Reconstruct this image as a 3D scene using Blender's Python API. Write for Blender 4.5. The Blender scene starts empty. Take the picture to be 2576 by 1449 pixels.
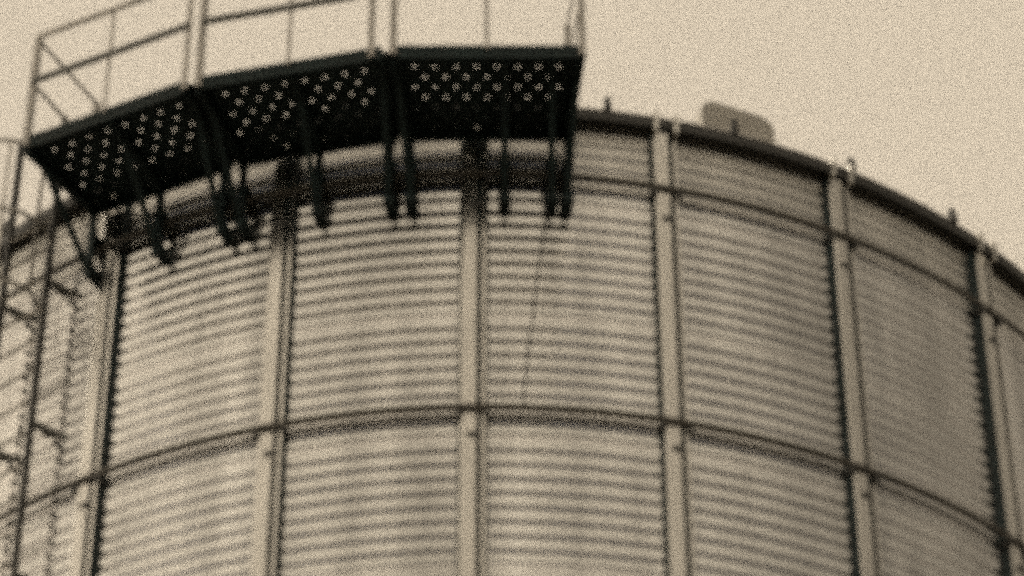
import bpy, bmesh, math, random
import numpy as np
from mathutils import Vector, Matrix

random.seed(7)
rad = math.radians
sc = bpy.context.scene

# ------------------------------------------------------------------ camera
CAM_Z = 1.6                      # eye height above the yard
cam_d = bpy.data.cameras.new("camera")
cam = bpy.data.objects.new("camera", cam_d)
sc.collection.objects.link(cam)
fw = Vector((0.0057395, 0.7268272, 0.6867963)).normalized()
rt = Vector((0.9999813, -0.0056251, -0.0024039)).normalized()
cam_d.sensor_width = 36.0
cam_d.lens = 9500 / 2576 * 36
cam_d.clip_start = 0.1
cam_d.clip_end = 5000
cam_d.dof.use_dof = True
cam_d.dof.focus_distance = 60.0
cam_d.dof.aperture_fstop = 1.3
sc.camera = cam

# ------------------------------------------------------------------ light
SUN_EL, SUN_AZ = rad(34), rad(-112)        # azimuth measured from the camera side, + to the right
sun_dir = Vector((math.sin(SUN_AZ) * math.cos(SUN_EL), -math.cos(SUN_AZ) * math.cos(SUN_EL), math.sin(SUN_EL)))
sun_d = bpy.data.lights.new("sun", "SUN")
sun_d.energy = 0.5
sun_d.angle = rad(32)
sun_d.color = (1.0, 0.88, 0.70)
sun = bpy.data.objects.new("sun", sun_d)
sun.rotation_euler = sun_dir.to_track_quat('Z', 'Y').to_euler()
sun.location = (0, -20, 60)
sc.collection.objects.link(sun)

w = bpy.data.worlds.new("World")
sc.world = w
w.use_nodes = True
nt = w.node_tree
nt.nodes.clear()
N = nt.nodes.new
L = nt.links.new
out = N("ShaderNodeOutputWorld")
bg = N("ShaderNodeBackground")
sky = N("ShaderNodeTexSky")
sky.sky_type = 'NISHITA'
sky.sun_disc = False
sky.sun_elevation = SUN_EL
sky.sun_rotation = math.pi - SUN_AZ
sky.dust_density = 3.0
sky.air_density = 1.0
bg.inputs['Strength'].default_value = 0.1
# dusty haze layer in front of the clear sky, unseen zenith darkened to shade corrugations
tc = N("ShaderNodeTexCoord")
sep = N("ShaderNodeSeparateXYZ")
L(tc.outputs['Generated'], sep.inputs[0])
ramp = N("ShaderNodeValToRGB")
cr = ramp.color_ramp
cr.elements[0].position = 0.0
cr.elements[0].color = (6.9, 6.0, 4.5, 1)
cr.elements[1].position = 1.0
cr.elements[1].color = (0.5, 0.5, 0.55, 1)
e = cr.elements.new(0.55); e.color = (7.0, 5.9, 4.4, 1)
e = cr.elements.new(0.80); e.color = (6.95, 5.85, 4.35, 1)
e = cr.elements.new(0.855); e.color = (0.7, 0.72, 0.8, 1)
L(sep.outputs['Z'], ramp.inputs['Fac'])
mixn = N("ShaderNodeMix"); mixn.data_type = 'RGBA'
mixn.inputs['Factor'].default_value = 0.96
L(sky.outputs[0], mixn.inputs['A'])
L(ramp.outputs['Color'], mixn.inputs['B'])
# white-noise speckle in the sky colour, standing in for film grain
wn = N("ShaderNodeTexWhiteNoise")
sclv = N("ShaderNodeVectorMath"); sclv.operation = 'SCALE'; sclv.inputs['Scale'].default_value = 9000.0
L(tc.outputs['Generated'], sclv.inputs[0])
L(sclv.outputs[0], wn.inputs['Vector'])
mr = N("ShaderNodeMapRange")
GR = 0.95
mr.inputs['To Min'].default_value = 1 - GR
mr.inputs['To Max'].default_value = 1 + GR
L(wn.outputs['Value'], mr.inputs['Value'])
mul = N("ShaderNodeVectorMath"); mul.operation = 'SCALE'
# compass bearing: x of the direction flattened to the horizon
flat = N("ShaderNodeVectorMath"); flat.operation = 'MULTIPLY'; flat.inputs[1].default_value = (1, 1, 0)
L(tc.outputs['Generated'], flat.inputs[0])
nrm = N("ShaderNodeVectorMath"); nrm.operation = 'NORMALIZE'
L(flat.outputs[0], nrm.inputs[0])
sepn = N("ShaderNodeSeparateXYZ"); L(nrm.outputs[0], sepn.inputs[0])
# the sky away from the sun, off to the right, is duller
side = N("ShaderNodeMapRange"); side.interpolation_type = 'SMOOTHSTEP'
side.inputs['From Min'].default_value = 0.24; side.inputs['From Max'].default_value = 0.95
side.inputs['To Min'].default_value = 1.0; side.inputs['To Max'].default_value = 0.50
L(sepn.outputs['X'], side.inputs['Value'])
sm = N("ShaderNodeVectorMath"); sm.operation = 'SCALE'
L(mixn.outputs['Result'], sm.inputs[0]); L(side.outputs[0], sm.inputs['Scale'])
# and glows more towards the sun, off to the left
lside = N("ShaderNodeMapRange"); lside.interpolation_type = 'SMOOTHSTEP'
lside.inputs['From Min'].default_value = -0.9; lside.inputs['From Max'].default_value = -0.22
lside.inputs['To Min'].default_value = 1.3; lside.inputs['To Max'].default_value = 1.0
L(sepn.outputs['X'], lside.inputs['Value'])
sm2 = N("ShaderNodeVectorMath"); sm2.operation = 'SCALE'
L(sm.outputs[0], sm2.inputs[0]); L(lside.outputs[0], sm2.inputs['Scale'])
L(sm2.outputs[0], mul.inputs[0])
L(mr.outputs[0], mul.inputs['Scale'])
L(mul.outputs[0], bg.inputs['Color'])
L(bg.outputs[0], out.inputs[0])

sc.view_settings.view_transform = 'Standard'
sc.view_settings.look = 'None'
sc.view_settings.exposure = 0.0
sc.view_settings.gamma = 1.0
sc.cycles.use_denoising = False
sc.cycles.use_adaptive_sampling = True
sc.cycles.adaptive_threshold = 1.0
sc.cycles.adaptive_min_samples = 12
sc.cycles.max_bounces = 6
sc.cycles.pixel_filter_type = 'BLACKMAN_HARRIS'
sc.cycles.filter_width = 3.1

up = rt.cross(fw).normalized()
M = Matrix((rt, up, -fw)).transposed().to_4x4()
M.translation = Vector((0, 0, CAM_Z))
cam.matrix_world = M

# ------------------------------------------------------------------ helpers
R = 5.6
AX = Vector((0, 25.224, 0))       # silo axis, on the yard


def P(r, deg, z):                  # cylinder coordinates; z above the camera height datum
    a = rad(deg)
    return Vector((AX.x + r * math.sin(a), AX.y - r * math.cos(a), z + CAM_Z))


def link(name, me, mat, parent=None, smooth=False):
    o = bpy.data.objects.new(name, me)
    sc.collection.objects.link(o)
    if mat: me.materials.append(mat)
    if smooth:
        me.polygons.foreach_set('use_smooth', [True] * len(me.polygons))
    if parent: o.parent = parent
    return o


def fin(name, bm, mat, parent=None, smooth=False, bevel=0.0):
    if bevel:
        bmesh.ops.bevel(bm, geom=[e for e in bm.edges if len(e.link_faces) == 2 and e.calc_face_angle(0) > 0.6],
                        offset=bevel, segments=1, affect='EDGES', clamp_overlap=True)
    bmesh.ops.recalc_face_normals(bm, faces=bm.faces)
    me = bpy.data.meshes.new(name)
    bm.to_mesh(me); bm.free()
    return link(name, me, mat, parent, smooth)


def bar(bm, a, b, wx, wy, side=None):
    """rectangular bar from a to b; side = direction of the wx axis"""
    a = Vector(a); b = Vector(b)
    d = (b - a).normalized()
    s = Vector(side) if side is not None else (Vector((0, 0, 1)) if abs(d.z) < 0.9 else Vector((1, 0, 0)))
    s = (s - d * s.dot(d)).normalized()
    t = d.cross(s)
    vs = []
    for p in (a, b):
        for i, j in ((-1, -1), (1, -1), (1, 1), (-1, 1)):
            vs.append(bm.verts.new(p + s * (i * wx / 2) + t * (j * wy / 2)))
    for f in ((0, 1, 2, 3), (7, 6, 5, 4), (0, 4, 5, 1), (1, 5, 6, 2), (2, 6, 7, 3), (3, 7, 4, 0)):
        bm.faces.new([vs[k] for k in f])


def tube(bm, pts, r, seg=8, closed=False):
    pts = [Vector(p) for p in pts]
    n = len(pts); rings = []
    for i, p in enumerate(pts):
        if closed: d = pts[(i + 1) % n] - pts[i - 1]
        else: d = pts[min(i + 1, n - 1)] - pts[max(i - 1, 0)]
        d.normalize()
        s = d.cross(Vector((0, 0, 1)))
        if s.length < 0.05: s = d.cross(Vector((0, 1, 0)))
        s.normalize(); t = d.cross(s)
        rings.append([bm.verts.new(p + (s * math.cos(k * 2 * math.pi / seg) + t * math.sin(k * 2 * math.pi / seg)) * r) for k in range(seg)])
    for i in range(n if closed else n - 1):
        A, B = rings[i], rings[(i + 1) % n]
        for k in range(seg):
            bm.faces.new((A[k], A[(k + 1) % seg], B[(k + 1) % seg], B[k]))
    if not closed:
        bm.faces.new(rings[0][::-1]); bm.faces.new(rings[-1])


def sweep_ring(bm, prof, a0=0.0, a1=360.0, n=180):
    """closed profile [(r, z)] swept round the silo axis"""
    full = abs(a1 - a0 - 360) < 1e-6
    cols = []
    for i in range(n if full else n + 1):
        a = a0 + (a1 - a0) * i / n
        cols.append([bm.verts.new(P(r, a, z)) for r, z in prof])
    m = len(prof)
    for i in range(n):
        A, B = cols[i], cols[(i + 1) % len(cols)]
        for k in range(m):
            bm.faces.new((A[k], B[k], B[(k + 1) % m], A[(k + 1) % m]))
    if not full:
        bm.faces.new(cols[0]); bm.faces.new(cols[-1][::-1])


def thing(name, label, cat, loc, group=None):
    o = bpy.data.objects.new(name, None)
    sc.collection.objects.link(o)
    o['label'] = label; o['category'] = cat
    if group: o['group'] = group
    o.location = loc
    o.empty_display_size = 0.3
    bpy.context.view_layer.update()
    return o


def adopt(parent):
    """children were built in world coordinates: keep them there"""
    inv = Matrix.Translation(parent.location).inverted()
    for c in parent.children:
        c.matrix_parent_inverse = inv


# ------------------------------------------------------------------ materials
def mat(name, col, rough, metal, var=0.15, streak=0.0, scale=3.0, bump=0.0, rvar=0.1, film_grain=0.0):
    m = bpy.data.materials.new(name); m.use_nodes = True
    t = m.node_tree; b = t.nodes['Principled BSDF']
    b.inputs['Metallic'].default_value = metal
    tcn = t.nodes.new("ShaderNodeTexCoord")
    n1 = t.nodes.new("ShaderNodeTexNoise"); n1.inputs['Scale'].default_value = scale; n1.inputs['Detail'].default_value = 6
    t.links.new(tcn.outputs['Object'], n1.inputs['Vector'])
    val = n1.outputs['Fac']
    if streak:
        mp = t.nodes.new("ShaderNodeMapping"); mp.inputs['Scale'].default_value = (1, 1, 0.06)
        t.links.new(tcn.outputs['Object'], mp.inputs['Vector'])
        n2 = t.nodes.new("ShaderNodeTexNoise"); n2.inputs['Scale'].default_value = 4.0; n2.inputs['Detail'].default_value = 5
        t.links.new(mp.outputs[0], n2.inputs['Vector'])
        mx = t.nodes.new("ShaderNodeMix"); mx.data_type = 'FLOAT'; mx.inputs['Factor'].default_value = streak
        t.links.new(val, mx.inputs['A']); t.links.new(n2.outputs['Fac'], mx.inputs['B'])
        val = mx.outputs['Result']
    r = t.nodes.new("ShaderNodeMapRange")
    r.inputs['From Min'].default_value = 0.33; r.inputs['From Max'].default_value = 0.67
    r.inputs['To Min'].default_value = 1 - var * 1.1; r.inputs['To Max'].default_value = 1 + var
    t.links.new(val, r.inputs['Value'])
    v = t.nodes.new("ShaderNodeVectorMath"); v.operation = 'SCALE'
    v.inputs[0].default_value = col
    t.links.new(r.outputs[0], v.inputs['Scale'])
    if film_grain:  # white-noise speckle in the base colour, imitating film grain
        wn = t.nodes.new("ShaderNodeTexWhiteNoise")
        s = t.nodes.new("ShaderNodeVectorMath"); s.operation = 'SCALE'; s.inputs['Scale'].default_value = 500.0
        t.links.new(tcn.outputs['Object'], s.inputs[0]); t.links.new(s.outputs[0], wn.inputs['Vector'])
        g = t.nodes.new("ShaderNodeMapRange"); g.inputs['To Min'].default_value = 1 - film_grain; g.inputs['To Max'].default_value = 1 + film_grain
        t.links.new(wn.outputs['Value'], g.inputs['Value'])
        v2 = t.nodes.new("ShaderNodeVectorMath"); v2.operation = 'SCALE'
        t.links.new(v.outputs[0], v2.inputs[0]); t.links.new(g.outputs[0], v2.inputs['Scale'])
        v = v2
    t.links.new(v.outputs[0], b.inputs['Base Color'])
    r2 = t.nodes.new("ShaderNodeMapRange")
    r2.inputs['To Min'].default_value = max(0.02, rough - rvar); r2.inputs['To Max'].default_value = rough + rvar
    t.links.new(n1.outputs['Fac'], r2.inputs['Value'])
    t.links.new(r2.outputs[0], b.inputs['Roughness'])
    if bump:
        bn = t.nodes.new("ShaderNodeBump"); bn.inputs['Strength'].default_value = bump; bn.inputs['Distance'].default_value = 0.01
        n3 = t.nodes.new("ShaderNodeTexNoise"); n3.inputs['Scale'].default_value = 9.0; n3.inputs['Detail'].default_value = 3
        t.links.new(tcn.outputs['Object'], n3.inputs['Vector'])
        t.links.new(n3.outputs['Fac'], bn.inputs['Height'])
        t.links.new(bn.outputs[0], b.inputs['Normal'])
    return m


GALV = mat("galvanised_sheet", (0.675, 0.665, 0.65), 0.11, 0.95, var=0.24, streak=0.75, bump=0.04, rvar=0.04, film_grain=0.35)
DULL = mat("dull_top_sheet", (0.62, 0.61, 0.585), 0.36, 0.85, var=0.16, streak=0.75, bump=0.04, rvar=0.05, film_grain=0.35)
GALV_UP = mat("galvanised_upright", (0.65, 0.64, 0.61), 0.19, 0.96, var=0.12, streak=0.5, bump=0.06, rvar=0.05, film_grain=0.35)
RING = mat("weathered_ring_steel", (0.085, 0.078, 0.066), 0.55, 0.3, var=0.2, film_grain=0.3)
EAVE = mat("dull_eave_steel", (0.09, 0.09, 0.088), 0.5, 0.4, var=0.2, film_grain=0.3)
DARK = mat("dark_platform_steel", (0.017, 0.034, 0.036), 0.5, 0.3, var=0.25, film_grain=0.4)
MIDR = mat("dull_rail_steel", (0.15, 0.15, 0.14), 0.5, 0.3, var=0.15, film_grain=0.3)
RAIL = mat("grey_rail_steel", (0.50, 0.48, 0.45), 0.5, 0.4, var=0.15, film_grain=0.3)
VENT = mat("weathered_vent_steel", (0.55, 0.53, 0.49), 0.55, 0.4, var=0.15, film_grain=0.3)
SIDE_SHADE = mat("painted_shade_side", (0.018, 0.034, 0.038), 0.6, 0.1, var=0.3, film_grain=0.4)  # near-black colour puts recess shade into the upright sides and groove
CONC = mat("concrete", (0.33, 0.31, 0.28), 0.9, 0.0, var=0.2, scale=1.5)
GRND = mat("dry_gravel", (0.13, 0.115, 0.09), 0.95, 0.0, var=0.4, scale=0.6)

# ------------------------------------------------------------------ ground
bm = bmesh.new()
bmesh.ops.create_circle(bm, cap_ends=True, radius=2500, segments=96)
g = fin("ground", bm, GRND); g['kind'] = 'structure'

# ------------------------------------------------------------------ silo
H_EAVE = 20.27
RING1, RING2 = 19.61, 17.325
SP = RING1 - RING2
silo = thing("grain_silo", "tall round corrugated galvanised steel silo with upright stiffeners and wind rings", "silo", (AX.x, AX.y, 0))

# corrugated wall
PITCH = SP / 18
zb, zt = -CAM_Z + 0.25, H_EAVE
zs = [zb]
dz = PITCH / 12
nrow = int((zt - zb) / dz)
zz = np.linspace(zb, zt, nrow + 1)
tier = SP / 2
ph = (RING1 - 0.19 - zz) / tier                     # seam just under every ring and half way between
fr = ph - np.floor(ph)
amp = np.full_like(zz, 0.0078)
amp *= np.where(zz > RING1 - 0.03, 0.6, 1.0)
th_ = 2 * np.pi * (RING1 - 0.19 - zz) / PITCH
corr = amp * (np.sin(th_) + 0.04 * np.sin(2 * th_))
d_seam = np.minimum(fr, 1 - fr) * tier
edge = np.clip((d_seam - 0.012) / 0.03, 0, 1)
lip = np.where((np.abs(d_seam) < 0.022), 0.010, 0.0)
rr = R + corr * edge + lip
rr += np.where(np.abs(zz - 20.15) < 0.02, 0.012, 0.0)
NC = 240
ang = np.linspace(0, 2 * np.pi, NC, endpoint=False)
X = AX.x + rr[:, None] * np.sin(ang)[None]
Y = AX.y - rr[:, None] * np.cos(ang)[None]
Z = np.repeat((zz + CAM_Z)[:, None], NC, 1)
co = np.stack([X, Y, Z], -1).reshape(-1, 3)
i, j = np.meshgrid(np.arange(len(zz) - 1), np.arange(NC), indexing='ij')
j2 = (j + 1) % NC
faces = np.stack([i * NC + j, i * NC + j2, (i + 1) * NC + j2, (i + 1) * NC + j], -1).reshape(-1, 4)
me = bpy.data.meshes.new("wall")
me.vertices.add(len(co)); me.vertices.foreach_set('co', co.ravel())
me.loops.add(faces.size); me.loops.foreach_set('vertex_index', faces.ravel())
me.polygons.add(len(faces)); me.polygons.foreach_set('loop_start', np.arange(0, faces.size, 4))
me.polygons.foreach_set('loop_total', np.full(len(faces), 4))
me.update(); me.validate()
me.materials.append(GALV); me.materials.append(DULL)
zc_ = (zz[:-1] + zz[1:]) / 2
me.polygons.foreach_set('material_index', np.repeat((zc_ > RING1 - 0.02).astype(np.int32), NC))
link("wall", me, None, silo, smooth=True)

# foundation
bm = bmesh.new(); sweep_ring(bm, [(0.01, -CAM_Z), (6.1, -CAM_Z), (6.1, -CAM_Z + 0.22), (6.05, -CAM_Z + 0.25), (0.01, -CAM_Z + 0.25)], n=96)
fin("foundation", bm, CONC, silo)

# wind rings
zr = RING1
while zr > 0.5:
    bm = bmesh.new()
    sweep_ring(bm, [(R + 0.082, zr - 0.028), (R + 0.098, zr - 0.028), (R + 0.098, zr + 0.030), (R + 0.082, zr + 0.030)], n=240)
    fin("wind_ring", bm, RING, silo)
    zr -= SP

# eave and roof
bm = bmesh.new()
sweep_ring(bm, [(R - 0.02, 20.262), (R + 0.085, 20.262), (R + 0.088, 20.235), (R + 0.103, 20.235), (R + 0.108, 20.315), (R + 0.02, 20.335), (R - 0.02, 20.325)], n=240)
fin("eave", bm, EAVE, silo)
bm = bmesh.new()
sl = math.tan(rad(28))
zr0 = 20.345
sweep_ring(bm, [(R + 0.105, zr0 - 0.012), (R + 0.105, zr0), (0.4, zr0 + sl * (R - 0.27)), (0.4, zr0 + sl * (R - 0.27) - 0.03)], n=120)
roof = fin("roof", bm, GALV, silo, smooth=False)
for k in range(36):
    a = 8.85 + 10 * k
    bm = bmesh.new()
    t = Vector((math.cos(rad(a)), math.sin(rad(a)), 0))
    bar(bm, P(R + 0.11, a, zr0 + 0.02), P(0.42, a, zr0 + 0.03 + sl * (R - 0.28)), 0.05, 0.055, side=t)
    # upturned rib end closing on the eave
    bar(bm, P(R + 0.10, a, zr0 - 0.0), P(R + 0.08, a, zr0 + 0.14), 0.042, 0.05, side=t)
    rb = fin("roof_rib", bm, EAVE, roof)
bm = bmesh.new()
sweep_ring(bm, [(0.01, zr0 + sl * 5.3 - .1), (0.45, zr0 + sl * 5.3 - .1), (0.45, zr0 + sl * 5.3 + .12), (0.01, zr0 + sl * 5.3 + .25)], n=32)
fin("cap", bm, GALV, roof)

# uprights: folded section with a broad face, a groove and a narrow lip
DPH = 14.4
PH0 = math.degrees(-0.52386)
prof = [(-0.106, 0.0), (-0.086, 0.075), (-0.073, 0.080), (0.024, 0.080), (0.026, 0.040), (0.057, 0.040), (0.060, 0.077), (0.088, 0.075), (0.106, 0.0)]
for k in range(25):
    a = PH0 + DPH * k
    if a > 180: a -= 360
    er = Vector((math.sin(rad(a)), -math.cos(rad(a)), 0)); et = Vector((math.cos(rad(a)), math.sin(rad(a)), 0))
    base = AX + er * R
    bm = bmesh.new()
    lv = []
    for z in (-CAM_Z + 0.25, 20.2):
        lv.append([bm.verts.new(base + et * x + er * y + Vector((0, 0, z + CAM_Z))) for x, y in prof])
    for q in range(len(prof) - 1):
        bm.faces.new((lv[0][q], lv[0][q + 1], lv[1][q + 1], lv[1][q]))
    # two ridges run on up over the eave
    for x0 in (-0.078, 0.077):
        bar(bm, base + et * x0 + er * 0.115 + Vector((0, 0, 20.17 + CAM_Z)), base + et * x0 + er * 0.14 + Vector((0, 0, 20.335 + CAM_Z)), 0.034, 0.05, side=et)
    bm.faces.ensure_lookup_table()
    for q in (0, 3, 4, len(prof) - 2): bm.faces[q].material_index = 1  # painted shade on both sides and in the groove
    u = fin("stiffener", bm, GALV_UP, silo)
    u.data.materials.append(SIDE_SHADE)
    if abs(a) < 75:
        for zz_ in (RING1 - 0.30, RING2 - 0.24, RING2 - SP - 0.24):
            bm = bmesh.new()
            c0 = base + et * 0.006 + er * 0.080 + Vector((0, 0, zz_ + CAM_Z))
            bar(bm, c0 - et * 0.045, c0 + et * 0.05, 0.05, 0.012, side=(0, 0, 1))
            fin("splice_plate", bm, EAVE, u)
        for zz_ in (RING1, RING2):
            for x0 in (-0.10, 0.10):
                bm = bmesh.new()
                c0 = base + et * x0 + Vector((0, 0, zz_ - 0.05 + CAM_Z))
                bar(bm, c0 + er * 0.02, c0 + er * 0.105, 0.03, 0.05, side=et)
                fin("ring_clip", bm, EAVE, u)
adopt(silo)

# roof vent: rounded hood standing on the roof slope just behind the eave
va = 20.1
vent = thing("roof_vent", "rounded box vent hood rising just behind the silo eave", "vent", P(R - 0.35, va, zr0 + 0.1))
er = Vector((math.sin(rad(va)), -math.cos(rad(va)), 0)); et = Vector((math.cos(rad(va)), math.sin(rad(va)), 0))


def vent_shape(w0, h, depth, r0, z0, nm, matx, rc):
    bm = bmesh.new()
    pts = []
    n = 7
    for k in range(n + 1):
        a = math.pi / 2 * k / n
        pts.append((-w0 / 2 + rc - rc * math.cos(a), h - rc + rc * math.sin(a)))
    for k in range(n + 1):
        a = math.pi / 2 * k / n
        pts.append((w0 / 2 - rc + rc * math.sin(a), h - rc + rc * math.cos(a)))
    pts = [(-w0 / 2, 0)] + pts + [(w0 / 2, 0)]
    f = [bm.verts.new(AX + er * (r0 + depth / 2) + et * x + Vector((0, 0, z0 + z - 0.06 * x + CAM_Z))) for x, z in pts]
    b = [bm.verts.new(AX + er * (r0 - depth / 2) + et * x + Vector((0, 0, z0 + z - 0.06 * x + CAM_Z))) for x, z in pts]
    bm.faces.new(f); bm.faces.new(b[::-1])
    m = len(pts)
    for k in range(m):
        bm.faces.new((f[k], b[k], b[(k + 1) % m], f[(k + 1) % m]))
    return fin(nm, bm, matx, vent, bevel=0.02)


vent_shape(0.60, 0.42, 0.40, R - 0.30, zr0 + 0.08, "hood", VENT, 0.13)
vent_shape(0.46, 0.22, 0.30, R - 0.30, zr0 + 0.0, "collar", EAVE, 0.03)
adopt(vent)

# ------------------------------------------------------------------ service platform
HP = 20.0
RO, RI = 6.60, 5.745
VA = [6.05, -6.58, -19.25, -31.9]
plat = thing("service_platform", "dark perforated walkway of three straight panels bracketed to the top of the silo wall", "platform", P(6.1, -12.9, HP))


def panel_frame(k):
    a1, a0 = VA[k], VA[k + 1]
    am = (a0 + a1) / 2
    er = Vector((math.sin(rad(am)), -math.cos(rad(am)), 0)); et = Vector((math.cos(rad(am)), math.sin(rad(am)), 0))
    hv = rad((a1 - a0) / 2)
    return am, er, et, hv


for k in range(3):
    am, er, et, hv = panel_frame(k)
    do, di = RO * math.cos(hv), RI * math.cos(hv)          # distances of the straight edges from the axis
    tanv = math.tan(hv)
    Z0 = HP + CAM_Z
    pt = lambda x, d, z=0.0: AX + et * x + er * d + Vector((0, 0, Z0 + z))
    # perforated sheet
    bm = bmesh.new()
    ph_ = 0.100; pw = 0.150
    rows = int((do - di - 0.03) / ph_)
    d0 = di + 0.02
    ph_ = (do - 0.01 - d0) / rows
    hr = 0.0138
    for rw in range(rows):
        dA = d0 + rw * ph_; dB = dA + ph_
        half = dA * tanv - 0.035
        odd = rw % 2
        nc = int(2 * half / pw)
        if nc % 2 != odd: nc -= 1
        x0 = -nc * pw / 2
        for c in range(nc):
            xa = x0 + c * pw; xb = xa + pw
            cx, cd = (xa + xb) / 2, (dA + dB) / 2
            ov, iv = [], []
            for q in range(8):
                an = math.pi / 4 * q
                ux, uy = math.cos(an), math.sin(an)
                s = 1 / max(abs(ux), abs(uy))
                ov.append(bm.verts.new(pt(cx + ux * s * pw / 2, cd + uy * s * ph_ / 2)))
                iv.append(bm.verts.new(pt(cx + ux * hr, cd + uy * hr)))
            for q in range(8):
                bm.faces.new((ov[q], ov[(q + 1) % 8], iv[(q + 1) % 8], iv[q]))
        # blind ends of the row
        xl, xr = x0, x0 + nc * pw
        for xs in ((-(dA * tanv) + 0.001, xl, -(dB * tanv) + 0.001, xl), (xr, dA * tanv - 0.001, xr, dB * tanv - 0.001)):
            v4 = [bm.verts.new(pt(xs[0], dA)), bm.verts.new(pt(xs[1], dA)), bm.verts.new(pt(xs[3], dB)), bm.verts.new(pt(xs[2], dB))]
            bm.faces.new(v4)
    bmesh.ops.remove_doubles(bm, verts=bm.verts, dist=0.0008)
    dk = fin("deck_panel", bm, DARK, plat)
    so = dk.modifiers.new("thick", 'SOLIDIFY'); so.thickness = 0.004; so.offset = 1
    # edge channels
    for nm, d in (("inner_beam", di + 0.01), ("outer_beam", do - 0.012)):
        bm = bmesh.new()
        gp = 0.02 if k != 0 else 0.0
        bar(bm, pt(-d * tanv + 0.02, d, -0.03), pt(d * tanv - 0.02, d, -0.03), 0.075, 0.02, side=(0, 0, 1))
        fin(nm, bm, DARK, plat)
    # toe board along the outer edge
    bm = bmesh.new()
    bar(bm, pt(-(do) * tanv + 0.035, do + 0.006, 0.02), pt(do * tanv - 0.035, do + 0.006, 0.02), 0.05, 0.006, side=(0, 0, 1))
    fin("toe_board", bm, DARK, plat)
    # brackets: one at each end of the panel, one in the middle
    for s, lf in ((-1, 1), (0, 0), (1, -1)) + (((0, 1),) if k == 0 else ()):
        if s == 0: xo = xi = 0.02 if k else (0.475 if lf else 0.13)
        else:
            xo = s * (do * tanv - 0.045); xi = s * (di * tanv - (0.04 if k == 0 and s == 1 else 0.075))
        bm = bmesh.new()
        a_in = pt(xi, di + 0.035, -0.055); a_out = pt(xo, do - 0.03, -0.055)
        bar(bm, a_in, a_out, 0.06, 0.05, side=(0, 0, 1))            # arm
        leg_top = pt(xi, di + 0.03, -0.03); leg_bot = pt(xi, di + 0.03, -0.74)
        bar(bm, leg_top, leg_bot, 0.048, 0.048, side=et)              # wall leg
        q0 = pt(xi, di + 0.05, -0.66); q1 = pt(xi + (xo - xi) * 0.72, di + (do - di) * 0.72, -0.06)
        bar(bm, q0, q1, 0.042, 0.03, side=et)                         # knee brace
        for zc in (-0.33, -0.66):                                     # stand-offs to the wall
            bar(bm, pt(xi, di + 0.03, zc), AX + (pt(xi, di, zc) - AX - Vector((0, 0, (pt(xi, di, zc)).z))).normalized() * (R - 0.02) + Vector((0, 0, Z0 + zc)), 0.09, 0.05, side=et)
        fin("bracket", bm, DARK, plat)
for a in (VA[1], VA[2]):
    bm = bmesh.new()
    et = Vector((math.cos(rad(a)), math.sin(rad(a)), 0))
    bar(bm, P(RI + 0.01, a, HP - 0.016), P(RO - 0.05, a, HP - 0.016), 0.11, 0.016, side=et)
    fin("joint_plate", bm, DARK, plat)
adopt(plat)

# guard railings: one frame per panel
labs = ["rightmost guard railing frame above the right platform panel, ending at the free corner",
        "middle guard railing frame standing on the central platform panel",
        "leftmost guard railing frame with its rounded outer corner beside the ladder cage"]
for k in range(3):
    am, er, et, hv = panel_frame(k)
    do = RO * math.cos(hv) - 0.035; di = RI * math.cos(hv) + 0.04; tanv = math.tan(hv)
    Z0 = HP + CAM_Z
    pt = lambda x, d, z=0.0: AX + et * x + er * d + Vector((0, 0, Z0 + z))
    gr = thing("guard_railing", labs[k], "railing", pt(0, do, 0), "guard railing frames on the platform edge")
    hx = do * tanv
    xl = -hx + (0.055 if k == 2 else 0.045)
    xr = hx - (0.105 if k == 1 else 0.05)
    if k == 0: xr = hx - 0.03
    for x in (xl, xr):
        bm = bmesh.new()
        bar(bm, pt(x, do + 0.055, -0.06), pt(x, do + 0.055, 1.10), 0.05, 0.006, side=et)
        bar(bm, pt(x + (0.023 if x < 0 else -0.023), do + 0.035, -0.06), pt(x + (0.023 if x < 0 else -0.023), do + 0.035, 1.10), 0.006, 0.04, side=et)
        fin("post", bm, RAIL, gr)
    bm = bmesh.new(); bar(bm, pt(0.0, do + 0.055, 0.0), pt(0.0, do + 0.055, 1.10), 0.028, 0.006, side=et); fin("baluster", bm, RAIL, gr)
    bm = bmesh.new(); bar(bm, pt(xl, do + 0.064, 1.10), pt(xr, do + 0.064, 1.10), 0.06, 0.012, side=(0, 0, 1)); 
    bar(bm, pt(xl, do + 0.04, 1.122), pt(xr, do + 0.04, 1.122), 0.006, 0.036, side=(0, 0, 1)); fin("top_rail", bm, RAIL, gr)
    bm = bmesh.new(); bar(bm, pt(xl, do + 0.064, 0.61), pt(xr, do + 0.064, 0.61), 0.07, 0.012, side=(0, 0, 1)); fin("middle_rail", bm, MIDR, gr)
    if k in (0, 2):   # closing end across the walkway's two ends
        s = 1 if k == 0 else -1
        xi = s * (di * tanv - 0.03); xe = xr if k == 0 else xl
        bm = bmesh.new(); bar(bm, pt(xi, di + 0.03, 0), pt(xi, di + 0.03, 1.10), 0.05, 0.04, side=et); fin("post", bm, RAIL, gr)
        for z in (0.61, 1.10):
            bm = bmesh.new(); bar(bm, pt(xi, di + 0.03, z), pt(xe, do + 0.03, z), 0.03, 0.015, side=(0, 0, 1)); fin("end_rail", bm, RAIL, gr)
    adopt(gr)

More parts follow.
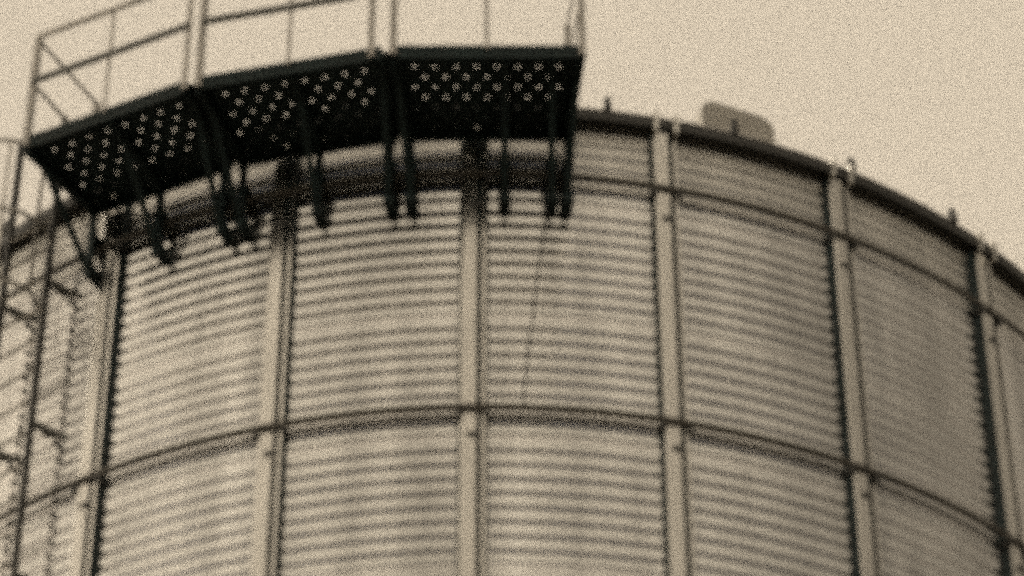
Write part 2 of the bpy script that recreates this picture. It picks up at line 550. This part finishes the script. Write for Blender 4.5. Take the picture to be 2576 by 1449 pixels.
# ------------------------------------------------------------------ caged ladder on the left
LR = R + 0.20
A_R, A_L = -34.75, -39.25
lad = thing("caged_ladder", "steel ladder with hooped safety cage climbing the wall left of the platform", "ladder", P(LR, -37, -CAM_Z))
for a in (A_R, A_L):
    bm = bmesh.new()
    et = Vector((math.cos(rad(a)), math.sin(rad(a)), 0))
    bar(bm, P(LR, a, -CAM_Z), P(LR, a, 21.15), 0.022, 0.06, side=et)
    fin("stringer", bm, EAVE, lad)
z = -CAM_Z + 0.3
while z < 20.05:
    bm = bmesh.new(); tube(bm, [P(LR, A_R, z), P(LR, A_L, z)], 0.014, 6); fin("rung", bm, RAIL, lad); z += 0.305
LC = -37.0
er = Vector((math.sin(rad(LC)), -math.cos(rad(LC)), 0)); et = Vector((math.cos(rad(LC)), math.sin(rad(LC)), 0))


def cage_pt(th, z, rr_=0.37):      # th: 0 at right stringer ... 180 at left stringer, bulging outward
    c = AX + er * (LR + 0.30)
    return c + et * (rr_ * math.cos(rad(th))) + er * (rr_ * math.sin(rad(th))) + Vector((0, 0, z + CAM_Z))


hz = 18.97
while hz < 21.0:
    bm = bmesh.new()
    pts = [P(LR, A_R, hz)] + [cage_pt(th, hz) for th in range(-40, 221, 13)] + [P(LR, A_L, hz)]
    for a, b in zip(pts[:-1], pts[1:]):
        bar(bm, a, b, 0.04, 0.006, side=(0, 0, 1))
    fin("cage_hoop", bm, RAIL, lad)
    hz += 0.72
for th in (0, 45, 90, 135, 180):
    bm = bmesh.new(); bar(bm, cage_pt(th, 18.95), cage_pt(th, 20.43), 0.035, 0.006, side=et if 30 < th < 150 else er); fin("cage_strap", bm, RAIL, lad)
for z in (19.4, 18.0, 16.6, 15.2):
    for a in (A_R, A_L):
        bm = bmesh.new()
        bar(bm, P(LR, a, z), P(R - 0.02, a + 0.0, z - 0.0), 0.04, 0.02, side=(0, 0, 1))
        bar(bm, P(LR, a, z), P(R - 0.02, a + 2.0, z - 0.12), 0.04, 0.02, side=(0, 0, 1))
        fin("wall_bracket", bm, MIDR, lad)
# hooked grab handle above the landing
bm = bmesh.new()
bar(bm, P(LR, A_R, 21.12), P(LR + .12, A_R + 1.6, 20.85), 0.04, 0.03)
fin("grab_handle", bm, EAVE, lad)
adopt(lad)

# thin cable hanging down the wall from the platform
cb = bmesh.new()
pts = [P(R + 0.10, 4.45, 19.95), P(R + 0.05, 4.2, 19.3), P(R + 0.03, 3.4, 18.6), P(R + 0.03, 2.7, 17.9), P(R + 0.05, 2.3, 17.38)]
tube(cb, pts, 0.008, 6)
c = fin("hanging_cable", cb, EAVE)
c['label'] = "thin cable slanting down the wall below the right platform panel"; c['category'] = "cable"
